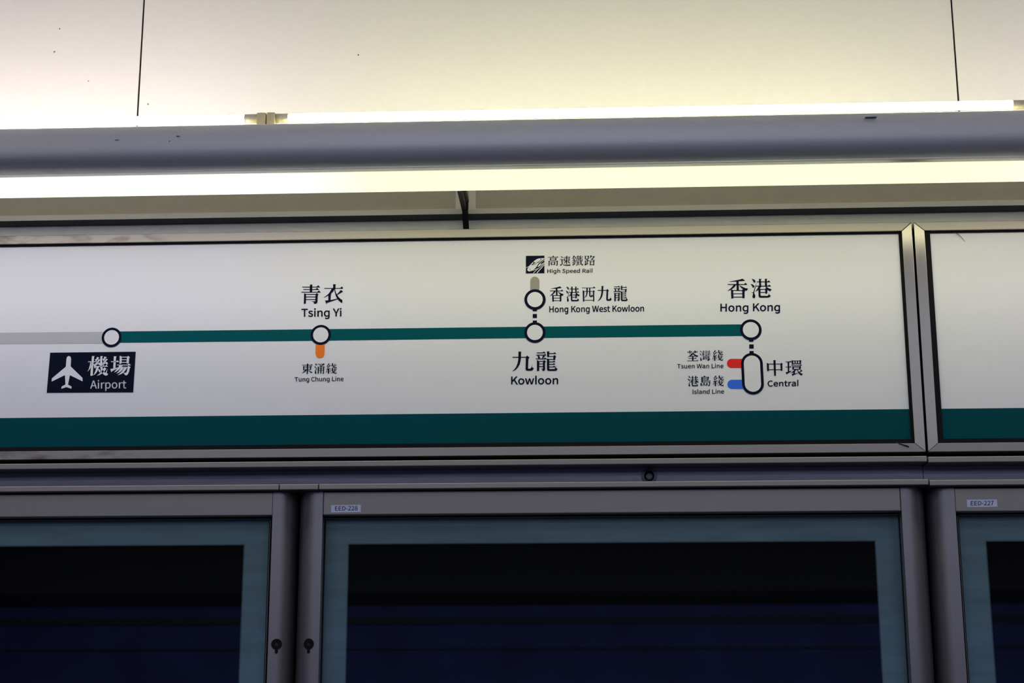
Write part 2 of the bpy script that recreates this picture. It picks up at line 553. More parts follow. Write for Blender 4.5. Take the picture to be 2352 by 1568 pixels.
sg = sign_panel('route_map_sign', 'long white railway route map with teal line and station names in steel frame',
                -2.05, -2.028, -2.02, X_WR, X_FI, X_FO, 'sign')
sign_panel('blank_sign_panel', 'blank white sign panel with teal foot band, beside the route map',
           X2_FO, X2_FI, X2_W, 1.90, 1.908, 1.93, 'sign')

# --- printing on the route map: every shape lies on the face of the board
P1, P2, P3, P4 = Y_B - 0.0004, Y_B - 0.0007, Y_B - 0.0010, Y_B - 0.0013


def pp(pts, Y=Y_B):
    return [(q.x, q.z) for q in (at(x, y, Y) for x, y in pts)]


def crop(x0, y0, s, pts):
    return pp([(x0 + x / s, y0 + y / s) for x, y in pts])


def circle(c, r, n=48):
    return [(c[0] + r * math.cos(2 * math.pi * i / n), c[1] + r * math.sin(2 * math.pi * i / n)) for i in range(n)]


U = 0.000919    # metres on the board per image point
flat('grey_line', [pp([(-500, 769.5), (90, 763), (256, 761.6), (256, 788.2), (90, 789.2), (-500, 794.5)])], M['greyline'], sg, P1, 'pale grey route line running in from the left')
flat('teal_line', [pp([(257, 761.2), (737, 755.8), (1160, 750.8), (1560, 746), (1724, 744.5), (1724, 771), (1560, 772.9), (1160, 776.8), (737, 782.2), (257, 787.2)])],
     M['teal'], sg, P1, 'teal route line between the station rings')


def stub(pts, m, name, label):
    flat(name, [pp(pts)], m, sg, P2, label)


def arc(cx, cy, r, a0, a1, n=14):
    return [(cx + r * math.cos(math.radians(a0 + (a1 - a0) * i / n)), cy + r * math.sin(math.radians(a0 + (a1 - a0) * i / n))) for i in range(n + 1)]


stub([(1238.9, 680)] + [(1217.9, 680)] + arc(1228.4, 645.8, 10.5, 180, 360), M['taupe'], 'line_stub', 'taupe stub above the upper ring')
stub([(725.3, 780), (746.2, 780)] + arc(735.0, 811.8, 10.3, 0, 180), M['orange'], 'line_stub', 'orange stub under the second ring')
stub([(1715, 823.9), (1715, 844.3)] + arc(1680.0, 834.2, 10.3, 90, 270), M['red'], 'line_stub', 'red stub left of the long ring')
stub([(1716, 871.9), (1716, 892.4)] + arc(1681.0, 882.2, 10.3, 90, 270), M['blue'], 'line_stub', 'blue stub left of the long ring')


def ring(cx, cy, r, ri):
    q = at(cx, cy, Y_B)
    n = 48
    o, i = circle((q.x, q.z), r * U, n), circle((q.x, q.z), ri * U, n)
    me = flat('station_ring', [[o[k], o[(k + 1) % n], i[(k + 1) % n], i[k]] for k in range(n)], M['navy'], sg, P3)
    flat('ring_centre', [i], M['white'], me, P3)


ring(256.6, 774.8, 23.4, 17.4)
ring(736.9, 769.0, 23.7, 17.8)
ring(1228.6, 763.5, 24.3, 18.0)
ring(1228.8, 687.9, 24.5, 18.0)
ring(1724.5, 757.3, 24.4, 18.2)


def capsule(r, shrink):
    a = at(1727.0, 834.6, Y_B)
    b = at(1729.3, 881.4, Y_B)
    A, B = Vector((a.x, a.z)), Vector((b.x, b.z))
    d = (A - B).normalized()
    s = Vector((d.y, -d.x))
    pts = []
    for k in range(25):
        t = math.pi * k / 24
        pts.append(A + (s * math.cos(t) + d * math.sin(t)) * r * U)
    for k in range(25):
        t = math.pi * k / 24
        pts.append(B - (s * math.cos(t) + d * math.sin(t)) * r * U)
    return [(p.x, p.y) for p in pts]


o, i = capsule(24.4, 0), capsule(18.3, 0)
n = len(o)
cp = flat('interchange_ring', [[o[k], o[(k + 1) % n], i[(k + 1) % n], i[k]] for k in range(n)], M['navy'], sg, P3)
flat('ring_centre', [i], M['white'], cp, P3)
for x0, x1, y0, y1 in ((1223.6, 1233.3, 706.0, 714.6), (1223.6, 1233.3, 720.9, 729.9), (1223.6, 1233.3, 736.0, 743.0),
                       (1720.3, 1730.4, 777.0, 784.5), (1720.8, 1731.0, 790.8, 800.0), (1721.3, 1731.0, 806.0, 814.0)):
    flat('walkway_dash', [pp([(x0, y0), (x1, y0), (x1, y1), (x0, y1)])], M['navy'], sg, P2)

# --- lettering
CJK = json.loads(r'''{"香":[1668.0,636.0,28.0,[[150,295,480,245,780,185,1000,125,1050,110,1220,235,1150,245,820,270,640,295,250,300],[650,270,800,270,815,880,670,880],[85,457,1148,457,1245,370,1360,499,1356,503,108,503],[475,490,640,500,540,640,430,730,340,800,200,860,60,905,200,800,330,690,420,590],[820,490,930,580,1080,650,1250,720,1410,745,1370,790,1330,885,1220,850,1120,810,1070,770,980,700,900,620],[305,800,340,800,440,850,460,1100,465,1350,430,1370,330,1380,315,1100],[1030,830,1080,770,1240,860,1180,930,1180,1340,1140,1360,1050,1365,1035,1320],[430,843,1050,843,1050,887,430,887],[450,1055,1045,1055,1045,1095,450,1095],[455,1268,1045,1268,1045,1312,455,1312]]],"港":[1720.0,636.0,28.0,[[180,115,300,140,400,215,430,280,400,350,350,365,310,340,270,250],[105,450,220,465,320,540,360,610,330,670,285,690,240,650,190,550],[495,350,460,560,400,760,340,1000,350,1060,410,1180,410,1290,360,1360,300,1360,240,1310,230,1230,260,1120,265,1030,120,985,280,985,350,780,430,560],[645,115,815,130,775,180,790,600,665,600],[1030,110,1190,125,1150,180,1175,600,1040,600],[500,287,1187,287,1280,225,1390,329,1386,333,523,333],[455,562,1218,562,1315,495,1430,604,1426,608,478,608],[620,590,850,590,760,670,700,745,640,800,540,880,400,945,480,850,560,730],[1050,580,1120,600,1220,690,1330,750,1475,795,1430,850,1370,920,1280,870,1190,820,1130,740,1090,690],[610,790,720,740,745,810,750,1180,790,1215,1180,1215,1250,1175,1280,1120,1305,985,1315,1140,1400,1190,1390,1240,1320,1300,1200,1325,700,1325,640,1270,620,1200],[1050,760,1100,700,1190,790,1185,1050,1140,1075,1065,1080,1050,900],[710,773,1070,773,1070,817,710,817],[735,969,1070,969,1070,1011,735,1011]]],"青":[686.0,648.0,28.0,[[730,150,910,155,885,200,860,640,715,640],[230,287,1159,287,1265,195,1390,329,1386,333,253,333],[295,445,1089,445,1195,365,1320,487,1316,491,318,491],[160,617,1190,617,1300,530,1430,659,1426,663,183,663],[355,705,480,760,475,1100,470,1350,430,1385,335,1395,340,1100],[1090,770,1165,690,1285,795,1230,850,1210,1290,1170,1350,1040,1395,985,1370,975,1290,940,1270,810,1215,1065,1235,1080,1000],[470,756,1100,756,1100,800,470,800],[470,919,1095,919,1095,961,470,961],[465,1087,1090,1087,1090,1129,465,1129]]],"衣":[738.0,648.0,28.0,[[765,125,955,135,915,190,915,400,760,400],[190,374,1390,374,1390,416,190,416],[1220,378,1320,280,1380,320,1390,415],[680,400,900,400,850,470,750,620,610,745,450,860,300,940,130,1005,300,890,450,760,560,620],[455,830,600,740,650,760,620,800,595,1180,450,1180],[245,1175,450,1165,620,1140,830,1100,1030,1055,1050,1090,850,1165,600,1250,380,1320,315,1405,290,1300],[850,470,880,410,920,600,980,750,1040,850,1150,990,1250,1080,1365,1150,1350,1340,1250,1290,1120,1180,1020,1060,930,880,870,650],[1250,500,1385,570,1380,620,1200,720,1020,830,995,790,1130,650]]],"九":[1172.0,802.0,28.0,[[525,140,730,155,690,210,690,520,670,700,620,930,520,1120,380,1290,250,1370,120,1415,260,1290,380,1130,470,900,510,700,525,520],[150,484,1020,484,1020,532,150,532],[1000,500,1080,395,1245,535,1165,600,1145,1210,1160,1250,1270,1250,1340,1190,1380,1100,1425,935,1400,1130,1420,1170,1510,1205,1490,1280,1430,1350,1340,1375,1080,1375,1010,1340,985,1270,990,900,1010,540]]],"龍":[1228.0,802.0,28.0,[[120,202,516,202,605,140,710,244,706,248,143,248],[85,342,603,342,675,285,760,384,756,388,108,388],[60,592,588,592,685,535,800,634,796,638,83,638],[170,370,245,390,310,440,340,500,330,600,230,600,210,500],[540,370,600,400,680,430,600,520,500,610,460,610,510,480],[145,700,180,695,250,750,300,760,295,1370,240,1395,150,1400],[540,770,605,690,725,775,670,840,670,1320,620,1370,530,1390,505,1360,490,1300,450,1270,340,1235,530,1260],[240,750,560,750,560,794,240,794],[280,914,560,914,560,956,280,956],[280,1081,560,1081,560,1123,280,1123],[795,135,970,140,930,190,930,490,810,500],[915,245,1206,245,1295,190,1400,287,1396,291,938,291],[915,434,1240,434,1240,476,915,476],[1200,450,1265,370,1390,460,1340,510,1330,660,1270,690,1205,690],[900,624,1240,624,1240,666,900,666],[790,600,830,590,940,640,935,1200,950,1270,1280,1270,1320,1200,1370,1000,1370,1190,1470,1250,1450,1310,1380,1370,1280,1385,880,1385,820,1340,795,1280],[915,782,1161,782,1250,730,1355,824,1351,828,938,828],[915,942,1165,942,1245,890,1340,984,1336,988,938,988],[915,1105,1175,1105,1255,1050,1350,1147,1346,1151,938,1151]]],"機":[200.0,812.0,28.0,[[75,499,320,499,320,551,75,551],[430,496,650,496,650,544,430,544],[325,155,505,165,460,220,440,500,410,700,390,1100,375,1390,330,1420,225,1425,245,1000,290,560,305,400],[225,540,330,540,290,800,200,970,120,1080,30,1175,110,1010,180,780],[420,660,500,690,560,760,590,840,540,950,490,940,460,850],[645,215,795,265,690,380,650,450,570,480,505,360,600,365],[750,355,860,400,780,500,640,640,560,680,500,655,600,590,690,470],[500,650,640,640,740,600,750,650,640,715,560,770],[730,560,800,580,860,640,860,735,785,750,745,680],[560,797,1166,797,1255,725,1360,839,1356,843,583,843],[870,160,1035,165,990,220,980,500,985,800,1010,950,1060,1100,1130,1210,1200,1235,1260,1100,1330,960,1265,1230,1280,1260,1355,1300,1350,1340,1300,1400,1200,1415,1100,1370,1000,1270,920,1130,870,950,845,700,855,400],[1120,185,1275,235,1165,340,1150,400,1060,490,995,330,1080,330],[1230,325,1350,375,1230,480,1140,560,1060,650,990,610,1090,520,1170,420],[985,610,1080,600,1210,560,1215,620,1060,700,1080,720,1140,770,1050,780,1010,690],[1200,510,1290,550,1345,620,1330,690,1260,710,1220,640],[615,840,830,830,760,880,720,980,690,1090,630,1210,520,1330,390,1400,480,1270,560,1070],[730,970,820,1020,880,1100,870,1180,820,1215,770,1170,720,1030],[1100,890,1255,965,1150,1100,1080,1190,950,1290,800,1380,620,1425,750,1330,900,1200,1010,1060]]],"場":[250.0,812.0,28.0,[[330,175,520,185,475,240,450,600,435,970,285,970,315,500],[135,497,494,497,570,425,660,539,656,543,158,543],[100,990,280,965,440,920,620,880,640,900,540,970,380,1050,230,1120,170,1195,140,1120],[705,145,740,140,840,200,845,300,825,610,780,655,685,650,700,400],[1170,210,1245,140,1370,240,1320,290,1290,600,1230,645,1150,630,1140,560,1165,300],[820,201,1190,201,1190,249,820,249],[820,373,1190,373,1190,417,820,417],[810,541,1180,541,1180,589,810,589],[525,712,1213,712,1310,630,1425,754,1421,758,548,758],[690,740,930,740,840,830,760,930,640,1050,500,1150,340,1220,460,1080,590,930],[800,847,1230,847,1230,897,800,897],[790,880,985,880,900,1030,780,1150,640,1240,480,1290,620,1160,720,1020],[1010,880,1200,870,1120,1010,980,1190,820,1310,560,1400,700,1290,840,1160,940,1030],[1190,860,1280,780,1410,885,1350,940,1320,1130,1250,1300,1180,1380,1080,1400,1030,1360,1010,1300,910,1240,1100,1235,1160,1150,1200,950]]],"中":[1758.0,822.0,34.09,[[105,385,150,390,270,460,275,980,240,1020,140,1020,120,700],[1170,450,1240,370,1370,470,1320,520,1335,960,1290,1000,1200,995],[625,165,820,175,790,220,825,1370,770,1400,685,1405,650,800],[250,443,1190,443,1190,491,250,491],[260,884,1210,884,1210,932,260,932]]],"環":[1800.0,822.0,34.09,[[125,273,428,273,525,220,640,313,636,317,147,317],[300,290,430,290,440,1070,330,1100,315,700],[150,678,472,678,535,625,610,718,606,722,172,722],[160,1110,330,1085,460,1030,650,975,560,1060,400,1160,270,1230,220,1290,185,1190],[620,150,720,205,740,240,745,460,710,500,640,505],[1240,220,1290,145,1400,230,1355,280,1350,450,1290,465,1240,450],[700,198,1260,198,1260,242,700,242],[720,405,1270,405,1270,451,720,451],[850,220,925,220,925,440,850,440],[1045,220,1125,220,1125,440,1045,440],[580,543,1246,543,1335,480,1440,583,1436,587,602,587],[670,620,790,670,800,880,740,930,685,930],[1200,690,1275,610,1370,700,1330,740,1325,890,1260,910,1210,900],[770,658,1230,658,1230,712,770,712],[780,848,1230,848,1230,896,780,896],[860,880,1010,880,940,970,870,1040,750,1120,500,1190,640,1110,770,1000],[755,1070,880,1010,880,1230,755,1250],[630,1240,760,1235,900,1205,1130,1150,1140,1175,960,1250,760,1340,690,1405,655,1320],[1020,880,1080,890,1150,1030,1250,1130,1350,1190,1500,1240,1450,1290,1410,1370,1290,1310,1170,1190,1090,1060],[1340,900,1470,1000,1370,1050,1230,1130,1210,1090,1290,1010]]],"西":[1334.0,654.0,41.26,[[85,249,1150,249,1260,140,1390,283,1386,287,104,287],[180,500,235,515,330,590,330,1590,210,1610],[1150,580,1215,490,1335,590,1275,660,1275,1580,1170,1610],[270,577,1180,577,1180,619,270,619],[310,1442,1180,1442,1180,1488,310,1488],[530,270,660,270,650,700,620,900,560,1060,450,1180,330,1250,420,1120,500,950,530,700],[790,270,905,270,910,990,930,1040,990,1030,1020,960,1045,730,1060,960,1160,1000,1150,1050,1070,1140,950,1160,850,1130,800,1060]]],"高":[1254.0,582.0,39.2,[[600,210,710,215,690,345,610,345],[160,316,964,316,1040,260,1130,350,1126,354,179,354],[360,390,450,440,450,600,400,630,360,620],[830,440,890,390,970,450,930,490,930,610,860,625,835,600],[440,426,845,426,845,458,440,458],[440,568,845,568,845,608,440,608],[235,650,325,690,320,1090,260,1135,235,1120],[960,690,1015,640,1100,700,1055,750,1055,1030,1020,1085,960,1110,915,1060,900,1040,970,1020],[310,672,980,672,980,708,310,708],[435,790,525,810,530,1010,470,1055,440,1040],[740,800,800,760,860,810,825,850,820,1010,770,1040,745,1010],[510,790,760,790,760,820,510,820],[510,964,760,964,760,1006,510,1006]]],"速":[1254.0,582.0,39.2,[[1320,235,1420,270,1500,340,1490,400,1440,415,1400,350],[1265,523,1440,523,1440,563,1265,563],[1400,540,1450,500,1525,560,1490,620,1490,930,1410,970],[1255,1010,1400,960,1480,910,1490,950,1390,1040,1310,1140,1280,1070],[1480,930,1580,1000,1700,1020,1900,1025,2220,985,2180,1095,1900,1105,1700,1090,1580,1050],[1820,210,1940,225,1905,270,1905,970,1860,990,1830,980],[1570,331,2024,331,2100,280,2190,365,2186,369,1589,369],[1605,450,1690,480,1690,670,1650,715,1610,710],[2045,460,2095,420,2160,470,2120,510,2115,680,2080,700,2045,680],[1680,458,2060,458,2060,492,1680,492],[1680,623,2060,623,2060,661,1680,661],[1780,650,1860,640,1830,730,1720,850,1560,935,1680,810,1760,700],[1910,690,2060,740,2150,820,2150,890,2110,910,2040,840,1960,740]]],"鐵":[1310.0,582.0,39.2,[[275,200,400,220,330,340,260,460,170,540,220,420],[390,240,450,310,520,390,480,460,440,420,370,290],[250,470,470,470,470,500,250,500],[310,480,385,490,370,950,310,950],[170,626,391,626,450,590,520,660,516,664,189,664],[190,730,260,820,280,870,210,920],[440,700,510,720,450,830,400,860],[170,1010,310,950,500,900,400,980,270,1050,205,1100],[640,190,730,195,710,230,710,430,645,430],[520,276,769,276,820,245,880,310,876,314,539,314],[510,413,1009,413,1060,380,1120,447,1116,451,529,451],[550,490,610,520,610,670,560,700],[740,520,780,480,820,520,800,660,740,670],[600,511,750,511,750,539,600,539],[600,638,750,638,750,666,600,666],[530,741,748,741,790,715,840,775,836,779,549,779],[645,750,715,750,715,1000,650,1010],[540,830,830,830,830,860,540,860],[500,1010,640,1000,800,940,720,1010,600,1050,525,1100],[870,190,960,200,930,260,945,500,980,780,1020,920,1080,980,1110,940,1135,830,1120,980,1150,1030,1110,1085,1050,1080,970,990,910,860,880,640,865,380],[1040,500,1125,540,1060,700,960,880,860,1000,750,1085,880,930,980,760],[1020,220,1100,270,1115,320,1080,360,1040,300]]],"路":[1310.0,582.0,39.2,[[1300,200,1390,250,1390,520,1330,550,1305,530],[1570,250,1640,200,1710,250,1665,300,1650,490,1580,500],[1380,232,1590,232,1590,264,1380,264],[1380,472,1590,472,1590,508,1380,508],[1470,490,1560,490,1550,930,1480,950],[1310,630,1395,640,1390,960,1320,980],[1550,636,1537,636,1630,605,1740,670,1736,674,1569,674],[1270,970,1400,950,1560,910,1690,870,1560,950,1400,1030,1310,1090],[1810,170,1950,200,1870,310,1800,400,1720,460,1780,330],[1870,272,2110,272,2110,304,1870,304],[2060,290,2120,230,2215,295,2130,360,2040,500,1900,610,1770,680,1700,700,1850,600,1960,490,2040,360],[1830,370,1880,420,1990,540,2100,590,2225,570,2180,640,2110,660,1990,600,1900,510],[1760,670,1850,720,1850,1040,1800,1090,1765,1070],[2070,680,2120,640,2190,720,2150,760,2145,1040,2100,1080,2065,1040],[1840,709,2080,709,2080,741,1840,741],[1840,986,2080,986,2080,1030,1840,1030]]],"東":[690.0,830.0,26.73,[[400,130,490,135,480,170,455,740,415,770,380,765,400,400],[110,201,649,201,700,165,760,225,756,229,124,229],[180,270,240,300,235,500,200,545,170,540],[610,300,650,260,705,300,670,330,660,500,630,535,600,520],[230,293,620,293,620,317,230,317],[225,383,615,383,615,407,225,407],[225,476,615,476,615,504,225,504],[310,480,410,480,350,570,230,670,70,720,200,630],[450,480,510,540,620,610,735,640,690,710,610,670,520,590]]],"涌":[690.0,830.0,26.73,[[900,120,980,140,1020,190,1010,235,970,250,935,190],[850,280,930,310,965,360,950,400,925,410,890,350],[1055,260,1010,440,950,570,985,660,970,740,920,755,885,720,900,620,910,590,830,565,910,570,980,430],[1060,148,1400,148,1400,178,1060,178],[1350,170,1430,110,1500,170,1400,230,1290,290,1270,270,1340,210],[1150,200,1240,220,1310,270,1260,300,1200,250],[1075,310,1140,330,1130,720,1090,755,1060,745],[1400,330,1450,290,1500,340,1465,370,1455,690,1430,745,1390,760,1350,700,1400,690],[1245,280,1300,290,1285,730,1240,745,1225,720],[1130,317,1410,317,1410,343,1130,343],[1130,432,1410,432,1410,458,1130,458],[1120,546,1410,546,1410,574,1120,574]]],"綫":[690.0,830.0,26.73,[[1730,115,1800,140,1740,210,1660,280,1620,265,1680,200],[1610,270,1680,310,1720,350,1690,375,1640,330],[1790,215,1850,240,1790,310,1700,400,1650,420,1740,300],[1590,465,1620,440,1780,430,1800,470,1680,480,1610,490],[1800,370,1850,430,1850,480,1820,490],[1680,460,1770,445,1760,740,1720,755,1685,745],[1620,530,1660,550,1620,640,1560,710,1600,610],[1790,530,1850,590,1850,630,1810,640],[1930,105,2010,110,2000,200,2040,290,2110,350,2180,370,2220,300,2230,390,2200,415,2120,405,2030,350,1960,260,1930,180],[1850,240,2010,225,2150,208,2190,180,2240,205,2180,228,2010,250,1860,262],[2120,240,2180,260,2110,320,2000,380,1880,395,2000,355,2080,300],[2070,120,2130,150,2130,190,2100,180],[1930,400,2010,400,1995,540,2040,620,2110,680,2180,700,2210,620,2230,710,2200,745,2120,740,2030,690,1960,610,1930,520],[1860,520,2010,505,2150,485,2190,465,2235,490,2180,507,2010,530,1870,540],[2110,530,2180,550,2100,630,1990,690,1800,720,1960,670,2060,600],[2070,410,2130,450,2130,490,2100,500]]],"荃":[1574.0,800.0,26.13,[[230,130,315,135,300,250,250,270],[540,130,625,135,610,270,560,285],[110,201,346,201,375,165,410,225,406,229,124,229],[440,198,663,198,705,160,755,222,751,226,454,226],[205,300,440,300,440,324,205,324],[420,290,500,290,430,380,320,470,120,520,240,450,340,360],[440,270,480,255,540,330,640,400,770,430,725,520,610,470,520,400,460,320],[290,456,590,456,590,484,290,484],[190,581,579,581,625,545,680,605,676,609,204,609],[405,465,490,465,490,730,410,730],[110,724,683,724,725,680,775,748,771,752,124,752]]],"灣":[1574.0,800.0,26.13,[[880,125,950,160,985,210,960,250,920,200],[860,290,930,330,960,380,930,415,890,370],[1000,380,960,520,940,580,990,660,980,730,930,745,895,710,910,620,870,555,930,560,975,450],[1080,125,1140,150,1075,215,1040,205],[1015,210,1080,250,1070,280,1045,270],[1120,200,1155,225,1085,290,1000,335],[1000,317,1140,317,1140,339,1000,339],[1070,320,1108,320,1105,450,1070,450],[1140,290,1190,340,1170,350],[1040,370,1060,380,1030,440,1015,440],[1120,375,1180,435,1150,445],[1420,125,1480,150,1415,215,1380,205],[1355,210,1420,250,1410,280,1385,270],[1460,200,1495,225,1425,290,1340,335],[1340,317,1480,317,1480,339,1340,339],[1400,320,1438,320,1435,450,1400,450],[1480,290,1530,335,1500,350],[1380,370,1400,380,1370,440,1355,440],[1460,375,1520,435,1490,445],[1190,134,1330,134,1330,156,1190,156],[1180,182,1370,182,1370,202,1180,202],[1200,235,1320,235,1320,255,1200,255],[1200,288,1320,288,1320,308,1200,308],[1210,360,1250,365,1245,445,1212,450],[1290,365,1325,355,1325,445,1290,445],[1240,365,1300,365,1300,385,1240,385],[1240,428,1300,428,1300,448,1240,448],[1050,482,1440,482,1440,512,1050,512],[1380,485,1450,490,1440,570,1390,575],[1100,553,1430,553,1430,577,1100,577],[1080,545,1130,560,1100,650,1060,675,1030,650],[1090,614,1420,614,1420,642,1090,642],[1380,620,1430,590,1490,630,1450,690,1390,740,1345,745,1320,710,1260,690,1380,690]]],"島":[1574.0,858.0,26.13,[[1110,120,1215,130,1150,205,1100,205],[960,180,1035,205,1040,500,1000,535,970,530],[1335,210,1380,170,1430,215,1400,250,1390,370,1350,385,1335,360],[1025,192,1350,192,1350,222,1025,222],[1025,271,1350,271,1350,299,1025,299],[1025,346,1350,346,1350,374,1025,374],[1025,420,1446,420,1480,385,1520,444,1516,448,1039,448],[1025,498,1440,498,1440,522,1025,522],[1430,500,1465,470,1515,510,1490,540,1480,660,1450,730,1400,745,1360,700,1430,650],[910,560,985,565,985,720,940,735,915,720],[1085,545,1160,550,1150,670,1100,670],[1260,550,1330,560,1320,700,1280,720,1265,700],[970,657,1275,657,1275,687,970,687]]]}''')
